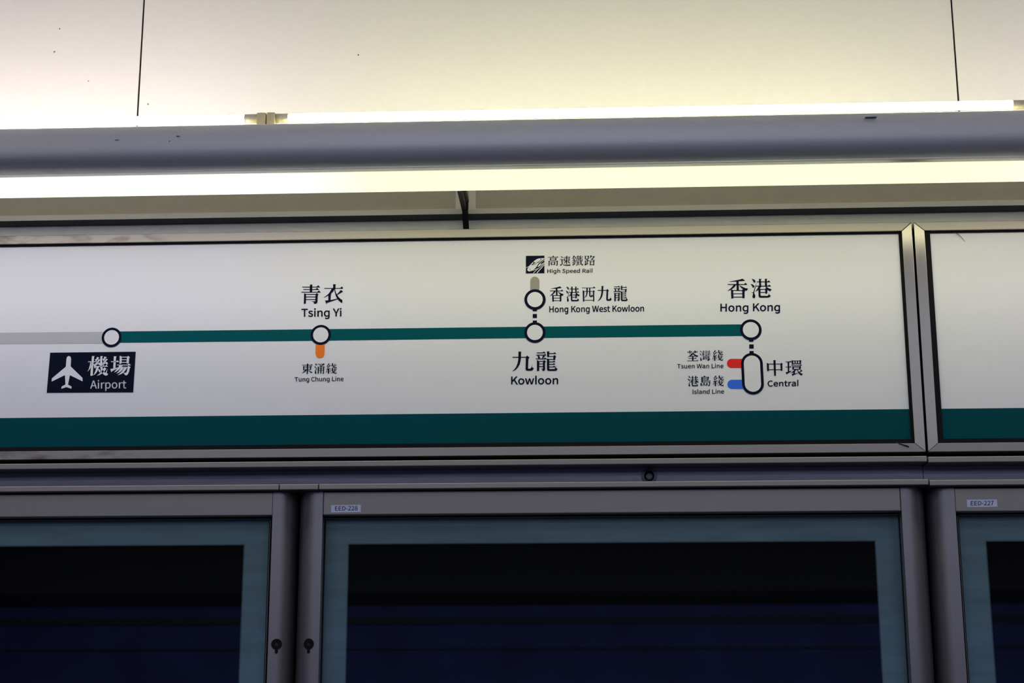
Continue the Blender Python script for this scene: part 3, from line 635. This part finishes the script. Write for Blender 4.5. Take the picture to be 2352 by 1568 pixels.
LATIN = json.loads(r'''{" ":[78,[]],"-":[121,[[16,86,106,86,106,110,16,110]]],"2":[194,[[15,0,177,0,177,28,106,28,98,28,89,27,81,27,72,26,64,25,97,59,125,92,146,124,160,155,165,186,161,211,151,232,136,248,115,258,90,261,71,259,55,255,40,247,27,236,14,224,33,206,42,215,51,223,62,230,74,234,86,235,103,233,116,226,126,215,131,201,133,185,129,157,115,127,92,95,59,59,15,19]]],"7":[194,[[69,0,103,0,106,56,114,105,127,149,147,193,178,237,178,257,17,257,17,229,142,229,115,188,96,146,82,103,74,55]]],"8":[194,[[98,-5,125,-1,147,8,164,22,174,40,178,62,176,81,170,97,160,110,148,121,135,129,135,131,144,139,154,150,161,163,167,177,169,193,166,215,157,234,142,248,123,257,99,261,76,257,57,249,42,235,32,217,28,195,30,180,35,167,43,155,52,145,63,136,63,135,49,126,36,114,26,100,19,83,16,64,20,41,31,23,49,8,71,-1],[116,139,98,147,82,155,69,166,61,179,57,195,59,209,65,221,74,229,85,235,98,237,113,234,125,228,134,218,140,206,142,191,141,180,138,169,132,159,125,149],[98,19,81,22,66,28,55,38,47,51,44,67,46,81,51,94,58,106,68,116,80,125,101,116,119,106,134,95,144,81,148,63,145,48,139,36,129,27,115,21]]],"A":[213,[[1,0,34,0,59,78,153,78,177,0,211,0,124,257,88,257],[67,104,79,144,85,161,90,178,95,195,100,213,105,230,106,230,111,213,116,195,122,178,127,161,132,144,145,104]]],"C":[223,[[132,-5,151,-3,168,2,184,9,198,19,211,32,193,53,183,43,172,35,160,29,147,25,133,24,106,29,84,42,68,64,57,93,54,129,57,165,68,193,85,215,107,228,134,233,147,232,159,228,169,223,178,217,187,209,204,230,195,239,182,248,168,255,152,260,134,261,97,255,66,238,42,211,26,174,20,128,26,82,41,45,65,18,96,1]]],"D":[241,[[35,0,101,0,143,6,176,22,200,49,215,85,220,129,215,174,200,209,176,235,142,251,99,257,35,257],[68,27,68,230,97,230,129,226,155,214,173,193,183,165,187,129,183,94,173,65,155,44,129,31,97,27]]],"E":[206,[[35,0,187,0,187,28,68,28,68,121,165,121,165,149,68,149,68,229,183,229,183,257,35,257]]],"H":[255,[[35,0,68,0,68,121,187,121,187,0,220,0,220,257,187,257,187,149,68,149,68,257,35,257]]],"I":[103,[[35,0,68,0,68,257,35,257]]],"K":[226,[[35,0,68,0,68,81,112,134,189,0,225,0,132,159,213,257,176,257,68,128,68,257,35,257]]],"L":[190,[[35,0,180,0,180,28,68,28,68,257,35,257]]],"R":[222,[[68,135,68,230,111,230,133,229,150,224,163,215,170,203,173,185,170,167,163,153,150,143,133,137,111,135],[176,0,213,0,147,112,167,119,183,130,195,144,203,163,205,185,201,213,189,233,170,247,145,254,116,257,35,257,35,0,68,0,68,109,114,109]]],"S":[209,[[106,-5,136,-1,160,9,178,25,190,45,194,68,191,89,184,105,172,118,158,128,141,137,104,153,92,158,81,164,71,172,64,182,62,196,64,208,70,219,80,226,93,231,110,233,123,232,136,229,148,224,158,217,168,209,185,230,173,240,159,249,144,255,127,260,110,261,83,258,61,249,44,234,33,216,29,193,32,173,40,157,52,144,66,135,81,127,118,111,132,105,143,98,153,90,159,79,161,65,158,52,152,40,140,31,125,26,107,24,91,25,76,29,61,36,48,45,36,56,17,33,31,20,47,10,66,2,85,-3]]],"T":[210,[[89,0,121,0,121,229,199,229,199,257,11,257,11,229,89,229]]],"W":[307,[[63,0,102,0,140,155,143,167,145,178,148,190,151,202,153,213,154,213,167,155,206,0,245,0,298,257,267,257,239,117,225,34,223,34,220,50,216,67,212,84,209,100,205,117,169,257,140,257,104,117,101,100,97,84,93,67,90,50,86,34,85,34,69,117,42,257,9,257]]],"Y":[186,[[77,0,109,0,109,99,186,257,153,257,120,184,115,173,110,162,105,151,99,139,94,128,92,128,87,139,82,151,77,162,72,173,67,184,34,257,0,257,77,99]]],"a":[197,[[76,-5,90,-3,103,1,116,7,128,14,139,23,140,23,143,0,169,0,169,117,167,143,159,165,147,181,128,191,103,195,85,194,69,190,54,184,40,177,29,170,41,148,51,154,61,160,73,164,85,167,98,168,114,166,125,159,132,148,136,135,137,120,94,114,61,103,38,90,25,72,21,49,23,31,31,16,43,5,58,-2],[85,21,74,22,65,26,58,31,53,40,51,51,54,65,63,77,79,86,104,94,137,99,137,46,126,37,116,30,106,25,96,22]]],"d":[217,[[97,-5,110,-3,123,1,135,7,145,14,155,22,156,22,159,0,185,0,185,279,153,279,153,206,154,173,145,181,135,187,125,191,113,194,101,195,76,191,53,178,35,157,23,129,19,95,22,60,32,33,49,12,71,0],[104,22,86,26,71,35,60,50,54,70,51,95,54,119,62,140,74,155,89,165,106,168,116,167,125,165,134,161,143,156,153,148,153,48,143,39,134,32,124,26,114,23]]],"e":[194,[[109,-5,124,-4,137,-1,150,3,161,9,172,15,160,36,152,31,143,27,133,24,123,22,113,21,93,24,76,33,62,47,54,65,50,88,178,88,178,91,179,94,179,98,179,102,179,106,176,136,167,161,151,179,130,191,103,195,78,191,55,178,36,157,23,129,18,95,23,60,36,33,55,12,80,0],[49,110,54,131,62,147,74,160,88,167,104,169,120,167,133,160,143,148,149,131,151,110]]],"g":[217,[[185,190,159,190,156,172,155,172,145,180,135,187,125,191,114,194,101,195,76,191,53,178,35,157,23,129,19,95,22,60,32,33,49,12,71,0,97,-5,110,-3,122,0,134,6,145,14,154,22,153,-12,150,-31,142,-46,128,-55,108,-58,85,-54,62,-44,51,-68,72,-79,94,-84,114,-85,144,-80,167,-66,180,-43,185,-10],[104,22,86,26,71,35,60,50,54,70,51,95,54,119,62,140,74,155,89,165,106,168,116,167,125,165,134,161,143,156,153,148,153,48,143,39,134,32,124,26,114,23]]],"h":[213,[[32,0,64,0,64,138,75,148,85,157,95,162,105,166,116,167,130,165,140,159,147,150,151,135,152,116,152,0,184,0,184,120,182,147,175,168,164,183,147,192,126,195,111,193,98,189,85,182,74,173,63,163,64,202,64,279,32,279]]],"i":[96,[[32,0,64,0,64,190,32,190],[48,229,55,230,61,233,66,238,69,244,70,251,69,258,66,263,61,268,55,270,48,271,41,270,35,268,31,263,28,258,27,251,28,244,31,238,35,233,41,230]]],"l":[96,[[32,0,64,0,64,279,32,279]]],"n":[214,[[32,0,64,0,64,138,75,148,85,157,95,162,105,166,116,167,130,165,140,159,147,150,151,135,152,116,152,0,184,0,184,120,182,147,175,168,164,183,147,192,126,195,111,193,98,189,85,182,73,173,62,162,58,190,32,190]]],"o":[212,[[106,-5,133,0,157,12,176,33,189,60,194,95,189,130,176,158,157,178,133,191,106,195,79,191,55,178,36,158,23,130,18,95,23,60,36,33,55,12,79,0],[106,22,88,25,73,35,61,50,54,71,51,95,54,119,61,140,73,155,88,165,106,168,124,165,140,155,151,140,159,119,161,95,159,71,151,50,140,35,124,25]]],"p":[217,[[32,-80,64,-80,64,-16,63,18,74,10,84,4,95,-1,105,-4,116,-5,141,0,164,13,182,34,194,62,199,98,195,131,186,158,171,178,150,191,123,195,110,194,97,190,85,184,73,176,62,168,58,190,32,190],[111,22,103,23,94,25,84,29,74,34,64,42,64,142,75,151,86,159,96,164,105,167,115,168,134,165,148,155,158,141,164,121,165,98,163,72,155,51,143,35,128,26]]],"r":[136,[[32,0,64,0,64,122,73,139,82,152,92,160,102,165,112,166,116,166,120,166,124,165,127,164,131,163,137,191,133,192,129,194,125,194,121,195,116,195,104,193,92,188,81,180,71,169,62,155,58,190,32,190]]],"s":[164,[[82,-5,106,-2,126,6,140,19,148,34,151,52,148,71,139,85,125,95,110,103,93,110,81,114,69,120,60,126,54,133,52,143,54,151,58,159,65,165,75,169,88,170,97,169,106,167,115,163,123,159,131,153,146,173,137,180,126,186,114,191,101,194,87,195,64,192,46,185,33,173,25,158,22,141,25,124,34,111,46,100,61,92,77,86,90,81,101,76,111,69,118,60,120,50,119,41,115,32,107,26,97,22,83,20,70,21,58,24,47,29,37,35,27,43,11,22,23,13,36,6,51,0,66,-3]]],"t":[132,[[92,-5,99,-4,106,-3,113,-2,120,0,127,2,121,27,117,25,112,24,108,22,103,22,99,21,88,23,79,28,74,35,71,45,70,58,70,164,121,164,121,190,70,190,70,244,43,244,40,190,9,188,9,164,38,164,38,59,40,38,45,20,55,7,71,-2]]],"u":[213,[[88,-5,103,-3,116,2,128,9,140,18,151,30,152,30,154,0,181,0,181,190,149,190,149,55,138,43,128,34,119,28,108,24,97,23,84,25,74,31,67,41,63,55,62,74,62,190,29,190,29,70,32,43,38,23,50,8,66,-2]]],"w":[281,[[62,0,99,0,126,102,129,113,132,124,134,135,137,146,139,157,141,157,144,146,146,135,149,124,151,113,154,103,181,0,220,0,272,190,241,190,213,80,211,69,208,59,206,48,204,38,202,27,200,27,187,80,157,190,126,190,96,80,93,69,91,59,88,48,86,38,83,27,82,27,70,80,42,190,9,190]]]}''')


def chinese(text, boxes, m, parent, Y, label):
    """each character is drawn stroke by stroke; boxes give where each stands on the board"""
    polys = []
    for ch, bx in zip(text, boxes):
        ox, oy, s, strokes = CJK[ch]
        xs = [v for st in strokes for v in st[0::2]]
        ys = [v for st in strokes for v in st[1::2]]
        x0, x1, y0, y1 = min(xs), max(xs), min(ys), max(ys)
        for st in strokes:
            pts = []
            for a, b in zip(st[0::2], st[1::2]):
                if bx is None:
                    pts.append((ox + a / s, oy + b / s))
                else:
                    pts.append((bx[0] + (a - x0) / (x1 - x0) * (bx[1] - bx[0]), bx[2] + (b - y0) / (y1 - y0) * (bx[3] - bx[2])))
            polys.append(pp(pts))
    return flat('chinese_lettering', polys, m, parent, Y, label)


HCAP = max(LATIN['H'][1][0][1::2])


def english(text, x0, x1, b0, b1, cap, weight, m, parent, Y, label, Yp=None, name='english_lettering'):
    """x0..x1: ink limits, b0/b1: baseline at either end, cap: capital height"""
    Yp = Y_B if Yp is None else Yp
    pen, shapes = 0, []
    for ch in text:
        adv, polys = LATIN[ch]
        for p in polys:
            shapes.append([(pen + a, b) for a, b in zip(p[0::2], p[1::2])])
        pen += adv
    mn = min(a for s in shapes for a, b in s)
    mx = max(a for s in shapes for a, b in s)
    kx, ky = (x1 - x0 - 2 * weight) / (mx - mn), (cap - 2 * weight) / HCAP
    cu = bpy.data.curves.new(name, 'CURVE')
    cu.dimensions = '2D'
    cu.fill_mode = 'BOTH'
    for s in shapes:
        sp = cu.splines.new('POLY')
        sp.points.add(len(s) - 1)
        for k, (a, b) in enumerate(s):
            sp.points[k].co = ((a - mn) * kx + weight, b * ky + weight, 0, 1)
        sp.use_cyclic_u = True
    ob = bpy.data.objects.new('tmp', cu)
    C.objects.link(ob)
    bpy.context.view_layer.update()
    dg = bpy.context.evaluated_depsgraph_get()
    me = bpy.data.meshes.new_from_object(ob.evaluated_get(dg))
    bpy.data.objects.remove(ob)
    bm = bmesh.new()
    bm.from_mesh(me)
    for s in shapes:      # a thin even stroke round each outline gives the semi-bold weight
        c = [Vector(((a - mn) * kx + weight, b * ky + weight)) for a, b in s]
        for p, q in zip(c, c[1:] + c[:1]):
            if (q - p).length < 1e-6:
                continue
            t = (q - p).normalized() * weight
            nrm = Vector((-t.y, t.x))
            bm.faces.new([bm.verts.new((e.x, e.y, 0)) for e in (p + nrm, p + nrm * 0.5 - t * 0.87, p - nrm * 0.5 - t * 0.87, p - nrm, q - nrm, q - nrm * 0.5 + t * 0.87, q + nrm * 0.5 + t * 0.87, q + nrm)])
    bm.to_mesh(me)
    bm.free()
    for v in me.vertices:
        u = v.co.x / (x1 - x0)
        q = at(x0 + v.co.x, b0 + (b1 - b0) * u - v.co.y, Yp)
        v.co = (q.x, Y, q.z)
    me.name = name
    me.materials.clear()
    o = link(name, me, m, parent)
    if label:
        o['label'] = label
    return o


def cb(x0, y0, s, *b):
    return [(x0 + a / s, x0 + c / s, y0 + d / s, y0 + e / s) for a, c, d, e in b]


nv = M['navy']
chinese('青衣', [None, None], nv, sg, P2, 'dark lettering reading 青衣')
english('Tsing Yi', 692.2, 784.7, 727.4, 726.6, 18.4, 0.41, nv, sg, P2, 'dark lettering reading Tsing Yi')
chinese('東涌綫', [None] * 3, nv, sg, P2, 'small dark lettering reading 東涌綫')
english('Tung Chung Line', 677.0, 789.2, 876.0, 874.8, 9.9, 0.17, nv, sg, P2, 'small dark lettering reading Tung Chung Line')
chinese('九龍', [None, None], nv, sg, P2, 'dark lettering reading 九龍')
english('Kowloon', 1174.0, 1282.0, 882.8, 882.0, 18.4, 0.41, nv, sg, P2, 'dark lettering reading Kowloon')
chinese('高速鐵路', [None] * 4, nv, sg, P2, 'small dark lettering reading 高速鐵路')
english('High Speed Rail', 1256.9, 1360.5, 627.0, 626.2, 9.0, 0.17, nv, sg, P2, 'small dark lettering reading High Speed Rail')
chinese('香港西九龍', cb(1160, 560, 4.6125, (472, 622, 450, 612), (642, 792, 452, 612), (812, 958, 452, 612), (978, 1130, 445, 607), (1148, 1300, 443, 607)),
        nv, sg, P2, 'dark lettering reading 香港西九龍')
english('Hong Kong West Kowloon', 1261.6, 1479.3, 717.3, 715.2, 14.2, 0.32, nv, sg, P2, 'dark lettering reading Hong Kong West Kowloon')
chinese('香港', [None, None], nv, sg, P2, 'dark lettering reading 香港')
english('Hong Kong', 1654.5, 1791.6, 715.5, 714.1, 18.2, 0.40, nv, sg, P2, 'dark lettering reading Hong Kong')
chinese('荃灣綫', [None, None] + cb(1574, 800, 26.13, (1610, 2270, 100, 745)), nv, sg, P2, 'small dark lettering reading 荃灣綫')
english('Tsuen Wan Line', 1555.4, 1661.6, 845.8, 845.0, 9.9, 0.17, nv, sg, P2, 'small dark lettering reading Tsuen Wan Line')
chinese('港島綫', cb(1574, 858, 26.13, (135, 810, 130, 765)) + [None] + cb(1574, 858, 26.13, (1640, 2310, 105, 750)), nv, sg, P2, 'small dark lettering reading 港島綫')
english('Island Line', 1590.8, 1663.1, 904.2, 903.5, 9.6, 0.17, nv, sg, P2, 'small dark lettering reading Island Line')
chinese('中環', [None, None], nv, sg, P2, 'dark lettering reading 中環')
english('Central', 1762.9, 1833.7, 887.4, 886.6, 13.6, 0.34, nv, sg, P2, 'dark lettering reading Central')

# --- airport badge
ab = flat('airport_badge', [crop(90, 730, 8.254, [(210, 658), (1833, 640), (1783, 1408), (145, 1418)])], M['navy'], sg, P2, 'navy badge with white aeroplane and lettering')
flat('aeroplane_pictogram', [crop(90, 730, 8.254, [(520, 780), (527, 750), (543, 730), (566, 723), (588, 730), (603, 750), (609, 785), (600, 920), (825, 1138), (825, 1202), (585, 1085),
     (550, 1265), (617, 1300), (613, 1343), (520, 1312), (422, 1343), (430, 1300), (500, 1262), (492, 1085), (238, 1207), (242, 1148), (508, 925)])], M['white'], ab, P3)
chinese('機場', [None, None], M['white'], ab, P3, None)
english('Airport', 207.3, 290.5, 892.6, 891.8, 18.8, 0.3, M['white'], ab, P3, None)

# --- high speed rail pictogram
LG = (1200, 582, 31.36)
hs = flat('railway_pictogram', [crop(*LG, [(252, 175), (1582, 158), (1582, 1415), (248, 1432)])], M['navy'], sg, P2, 'navy square with a white bullet train')
flat('train_shape', [crop(*LG, p) for p in (
    [(1572, 345), (1380, 345), (1180, 360), (1000, 430), (830, 560), (620, 760), (490, 900), (430, 990), (380, 1090), (345, 1170), (370, 1240), (450, 1295), (560, 1300),
     (700, 1250), (860, 1130), (990, 990), (1080, 850), (1190, 700), (1350, 560), (1572, 400)],
    [(1572, 455), (1400, 600), (1250, 740), (1140, 880), (1085, 955), (1130, 980), (1280, 880), (1572, 705), (1572, 645), (1400, 750), (1300, 800), (1288, 760), (1380, 640), (1572, 500)],
    [(770, 1405), (1000, 1190), (1300, 940), (1572, 725), (1572, 765), (1330, 965), (1040, 1195), (822, 1412)],
    [(1000, 1405), (1200, 1190), (1400, 980), (1572, 800), (1572, 850), (1400, 1050), (1230, 1240), (1085, 1408)],
    [(740, 1240), (900, 1150), (1100, 1075), (1110, 1105), (900, 1190), (760, 1255)],
    [(262, 1055), (262, 1030), (480, 905), (430, 970), (290, 1040)])], M['white'], hs, P3)
flat('train_window', [crop(*LG, p) for p in (
    [(790, 610), (838, 590), (850, 650), (920, 672), (1060, 650), (1180, 590), (1270, 520), (1325, 450), (1310, 400), (1240, 368), (1330, 372), (1375, 420), (1340, 490), (1220, 610),
     (1100, 705), (1075, 690), (1080, 665), (980, 690), (860, 715), (790, 780), (760, 835), (690, 845), (640, 815), (640, 775), (710, 785), (790, 690)],
    [(780, 825), (900, 790), (1040, 730), (1050, 745), (920, 810), (800, 845)],
    [(430, 1068), (500, 1085), (560, 1140), (585, 1210), (580, 1290), (562, 1290), (566, 1215), (540, 1150), (490, 1100), (430, 1085)])], M['navy'], hs, P4)

# ------------------------------------------------------------------ lintel under the signs
RY = -0.020
Z1T = zl(RY, (0, 1064.4), (500, 1062.7), (1300, 1055), (1700, 1049.7), (1940, 1045))
Z1B = zl(RY, (0, 1077.6), (500, 1076.5), (1300, 1069), (1700, 1064.3), (1940, 1059.6))
Z2T = zl(RY, (0, 1115.9), (500, 1114), (1300, 1107.5), (1700, 1103.4), (1940, 1099.4))
Z2B = zl(RY, (0, 1129), (500, 1128.6), (1300, 1120), (1700, 1117), (1940, 1113.6))
XLJ = xl(RY, (2131, 1050), (2133, 1100))


def lintel(x0, x1, label, dz, cuts):
    t = thing('lintel_beam', label, 'beam', ((x0 + x1) / 2, 0.0, Z2B), 'steel lintel lengths over the doors')
    MB().box(x0, x1, RY, 0.058, Z1B - dz, Z1T - dz).build('rail', M['steel'], t, 0.0020, 4)
    MB().box(x0, x1, 0.030, 0.058, Z2T - dz + 0.0003, Z1B - dz - 0.0003).build('channel', M['channel'], t)
    xs = [x0] + cuts + [x1]
    for a, b in zip(xs[:-1], xs[1:]):
        MB().box(a + (0.0004 if a != x0 else 0), b - (0.0004 if b != x1 else 0), RY, 0.058, Z2B - dz, Z2T - dz).build('rail', M['steel'], t, 0.0020, 4)
    return t


ln = lintel(-3.2, XLJ - 0.0006, 'grooved steel lintel with a round lock, under the route map', 0.0, [xl(RY, (641, 1120)), xl(RY, (731.5, 1120))])
lintel(XLJ + 0.0006, 3.2, 'grooved steel lintel under the blank sign panel, without a lock', 0.0016, [])
# lock barrel in the channel
q = at(1491, 1093, 0.030)
LY = 0.014
lk = MB()
n = 28


def disc_rings(mb, cx, cz, rings):
    mb.loops([[(cx + r * math.cos(2 * math.pi * k / n), y + LY, cz + r * math.sin(2 * math.pi * k / n)) for k in range(n)] for r, y in rings], smooth=False)


disc_rings(lk, q.x, q.z, [(0.0165, 0.0159), (0.0160, 0.0135), (0.0108, 0.0130), (0.0104, 0.0155)])
lo = lk.build('lock', M['lockring'], ln)
lk2 = MB()
disc_rings(lk2, q.x, q.z, [(0.0104, 0.0157), (0.0102, 0.0140), (0.0076, 0.0138), (0.0070, 0.0150)])
lk2.build('lock_barrel', M['black'], lo)
lk3 = MB()
disc_rings(lk3, q.x, q.z - 0.0010, [(0.0068, 0.0145), (0.0066, 0.0125), (0.0048, 0.0123), (0.0045, 0.0140)])
lk3.build('lock_plug', M['lockring'], lo)

# ------------------------------------------------------------------ screen doors
Z_DT = zl(0.0, (0, 1134), (500, 1133), (1300, 1125), (1700, 1120.7), (1940, 1116.4))
Z_RB = zl(0.0, (0, 1188), (500, 1187.5), (1300, 1178.6), (1700, 1175), (1940, 1173.3))
GY = 0.034
Z_GL = zl(GY, (0, 1197.7), (1300, 1189.6), (1700, 1186.7), (1940, 1183.6))
Z_FR = zl(GY + 0.008, (0, 1256), (1300, 1250), (2000, 1243))


def stile_profile(gap_x, in_x):
    s = 1 if in_x > gap_x else -1
    w_ = abs(in_x - gap_x)
    pts = [(in_x, 0.058), (in_x, 0.0)]
    xc = gap_x + s * 0.82 * w_
    for k in range(13):
        a = math.pi / 2 * k / 12
        pts.append((xc - s * (xc - gap_x) * s * math.sin(a), 0.05 - 0.05 * math.cos(a)))
    pts.append((gap_x, 0.058))
    return pts


def stile_point(gap_x, in_x, x):
    """depth and outward tilt of the rounded stile at x"""
    s = 1 if in_x > gap_x else -1
    w_ = abs(in_x - gap_x)
    xc = gap_x + s * 0.82 * w_
    k = (xc - x) * s / (0.82 * w_)
    if k <= 0:
        return 0.0, 0.0
    a = math.asin(min(1, k))
    y = 0.05 - 0.05 * math.cos(a)
    slope = 0.05 * math.sin(a) / (0.82 * w_ * math.cos(a))
    return y, -s * math.atan(slope)


def keyhole(x, z, gap_x, in_x, parent):
    y, tilt = stile_point(gap_x, in_x, x)
    pts = []
    r, hw, drop = 0.0110, 0.0031, 0.0160
    a0 = math.asin(hw / r)
    for k in range(25):
        a = -math.pi / 2 + a0 + (2 * math.pi - 2 * a0) * k / 24
        pts.append((r * math.cos(a), r * math.sin(a)))
    for k in range(7):
        a = math.pi + math.pi * k / 6
        pts.append((hw * math.cos(a), -drop + hw * math.sin(a)))
    mb = MB()
    ca, sa = math.cos(tilt), math.sin(tilt)
    mb.loops([[(x + px * ca - h * sa * -1, y + px * sa - h * ca, z + pz) for px, pz in pts] for h in (-0.002, 0.0006)])
    o = mb.build('keyhole', M['black'], parent)
    rr = 0.0036
    mb = MB()
    mb.loops([[(x + rr * k2 * math.cos(t * math.pi / 8) * ca, y + rr * k2 * math.cos(t * math.pi / 8) * sa - h, z - 0.002 + rr * k2 * math.sin(t * math.pi / 8)) for t in range(16)]
              for h, k2 in ((0.0006, 1.0), (0.0016, 0.7))])
    mb.build('key_barrel', M['bracket'], o)


def door(label, xg0, xi0, xw0, xf0, xf1, xw1, xi1, xg1, dz=0.0):
    """gap edge, stile inner edge, glass edge, border inner edge, then the same from the other side"""
    zt, zrb, zgl, zfr = Z_DT - dz, Z_RB - dz, Z_GL - dz, Z_FR - dz
    t = thing('screen_door', label, 'door', ((xg0 + xg1) / 2, 0.03, 0.0), 'platform screen doors')
    MB().box(xi0 + 0.0004, xi1 - 0.0004, 0.0, 0.058, zrb, zt).build('top_rail', M['steel'], t, 0.0022)
    for a, b in ((xg0, xi0), (xg1, xi1)):
        o = MB().prism_z(stile_profile(a, b), 0.003, zt).build('stile', M['steel_stile'], t)
        me = o.data
        me.polygons.foreach_set('use_smooth', [abs(p.normal.z) < 0.5 for p in me.polygons])
        try:
            me.set_sharp_from_angle(angle=math.radians(40))
        except Exception:
            pass
    MB().box(xi0, xi1, 0.0, 0.058, 0.003, 0.12).build('bottom_rail', M['steel'], t, 0.002)
    gk = MB()
    gk.box(xi0, xi1, 0.026, 0.034, zgl, zrb)
    gk.box(xi0, xw0, 0.026, 0.034, 0.12, zgl)
    gk.box(xw1, xi1, 0.026, 0.034, 0.12, zgl)
    gk.build('gasket', M['black'], t)
    bead = MB()
    bead.box(xw0 - 0.0015, xw1 + 0.0015, 0.0245, 0.0258, zgl + 0.0002, zgl + 0.0016)
    bead.box(xw0 - 0.0030, xw0 - 0.0020, 0.0245, 0.0258, 0.12, zgl)
    bead.box(xw1 + 0.0020, xw1 + 0.0030, 0.0245, 0.0258, 0.12, zgl)
    bead.build('glazing_bead', M['bracket_plate'], t)
    gl = MB().box(xi0, xi1, GY + 0.0002, GY + 0.0062, 0.12, zrb).build('glass_pane', M['glass'], t)
    # printed border behind the pane, fading out at its inner edge
    fz = 0.0045
    me = bpy.data.meshes.new('printed_border')
    xs_o, zs_o = (xw0 - 0.004, xw1 + 0.004), (0.125, zgl + 0.004)
    xs_m, zs_m = (xf0 - fz, xf1 + fz), (0.18 - fz, zfr + fz)
    xs_i, zs_i = (xf0, xf1), (0.18, zfr)
    V, Fa, fade = [], [], []
    for (xs, zs, fd) in ((xs_o, zs_o, 1.0), (xs_m, zs_m, 1.0), (xs_i, zs_i, 0.0)):
        for x, z in ((xs[0], zs[0]), (xs[1], zs[0]), (xs[1], zs[1]), (xs[0], zs[1])):
            V.append((x, GY + 0.0075, z))
            fade.append(fd)
    for r_ in (0, 4):
        for k in range(4):
            Fa.append((r_ + k, r_ + (k + 1) % 4, r_ + 4 + (k + 1) % 4, r_ + 4 + k))
    me.from_pydata(V, [], Fa)
    at_ = me.attributes.new('fade', 'FLOAT', 'POINT')
    at_.data.foreach_set('value', fade)
    link('printed_border', me, M['frit'], gl)
    return t


def X(Y, *p):
    return xl(Y, *p)


# gap positions (deep) and edges
xgA = X(0.05, (685.5, 1250), (677, 1568))          # gap between the left pair
xgB = X(0.05, (2130, 1250), (2146, 1568))          # gap on the right
FY = GY + 0.0075
xi_l1 = X(0.0, (626, 1186), (612.5, 1568))
xw_l1 = X(0.026, (618.8, 1200), (605, 1568))
xf_l1 = X(FY, (559.7, 1255), (544.8, 1568))
xi_m0 = X(0.0, (740.5, 1186), (731, 1568))
xw_m0 = X(0.026, (747.8, 1200), (737, 1568))
xf_m0 = X(FY, (803, 1255), (795.5, 1568))
xi_m1 = X(0.0, (2073, 1180), (2092.5, 1568))
xw_m1 = X(0.026, (2067, 1185), (2086, 1568))
xf_m1 = X(FY, (2009, 1245), (2024, 1568))
xi_r0 = X(0.0, (2195.5, 1175), (2221.0, 1568))
xw_r0 = X(0.026, (2203.9, 1185), (2224.7, 1568))
xf_r0 = X(FY, (2269.8, 1243), (2287, 1568))
half = 0.0022
pitch = xgB - xgA
d1 = door('steel framed glass screen door with a keyhole and no number sticker',
          xgA - pitch + half, xgA - pitch + (xi_m0 - xgA), xgA - pitch + (xw_m0 - xgA), xgA - pitch + (xf_m0 - xgA), xf_l1, xw_l1, xi_l1, xgA - half)
d2 = door('wide middle steel framed glass screen door with keyhole and pale sticker EED-228',
          xgA + half, xi_m0, xw_m0, xf_m0, xf_m1, xw_m1, xi_m1, xgB - half)
d3 = door('steel framed glass screen door with pale sticker EED-227',
          xgB + half, xi_r0, xw_r0, xf_r0, xf_r0 + 1.10, xw_r0 + 1.22, xi_r0 + 1.23, xgB + pitch - half, 0.0022)
kx = at(635, 1479, 0.0)
keyhole(kx.x, kx.z, xgA - half, xi_l1, d1)
kx = at(711, 1479, 0.012)
keyhole(kx.x, kx.z, xgA + half, xi_m0, d2)


def sticker(pts, text, tb, parent, label):
    o = flat('number_sticker', [pp(pts, 0.0)], M['sticker'], parent, -0.0006, label)
    english(text, *tb, 0.12, M['ink'], o, -0.0010, None, Yp=0.0, name='lettering')


sticker([(760.8, 1159.8), (829.2, 1158.9), (828.8, 1175.9), (760.4, 1176.6)], 'EED-228', (769.8, 821.6, 1172.4, 1171.8, 9.9), d2, 'pale sticker reading EED-228')
sticker([(2220.2, 1147.2), (2289.8, 1146.4), (2290.8, 1163.6), (2221.2, 1164.4)], 'EED-227', (2229.4, 2282.2, 1160.6, 1159.9, 9.9), d3, 'pale sticker reading EED-227')


# ------------------------------------------------------------------ loose fibres caught on the frames
def strand(name, label, pts, rads):
    mb = MB()
    rings = []
    for k, (p, r) in enumerate(zip(pts, rads)):
        a = pts[max(0, k - 1)]
        b = pts[min(len(pts) - 1, k + 1)]
        d = (Vector(b) - Vector(a)).normalized()
        s = d.cross(Vector((0, 1, 0))).normalized()
        u = s.cross(d)
        rings.append([Vector(p) + (s * math.cos(t * math.pi / 4) + u * math.sin(t * math.pi / 4)) * r for t in range(8)])
    mb.loops(rings, smooth=True)
    o = mb.build(name, M['fluff'])
    o['label'] = label
    o['category'] = 'fibre'
    return o


def onb(px, py, Y):
    v = at(px, py, Y)
    return (v.x, v.y, v.z)


strand('stray_hair', 'thin curved dark hair hanging from the top of the blank sign panel',
       [onb(2194.5, 532.0, 0.0055), onb(2199, 537, 0.006), onb(2207, 543, 0.0075), onb(2212, 549, 0.0085), onb(2216, 555, 0.009)], [0.0008, 0.0007, 0.0005, 0.0004, 0.0002])
strand('loose_strand', 'short dark strand sticking out from the lower frame of the route map',
       [onb(2060, 1016.5, 0.002), onb(2066, 1018.5, -0.001), onb(2076, 1021.5, -0.0015), onb(2084, 1024.0, -0.0018), onb(2088, 1026.0, -0.002)], [0.0013, 0.0010, 0.0014, 0.0016, 0.0010])

bpy.context.view_layer.update()
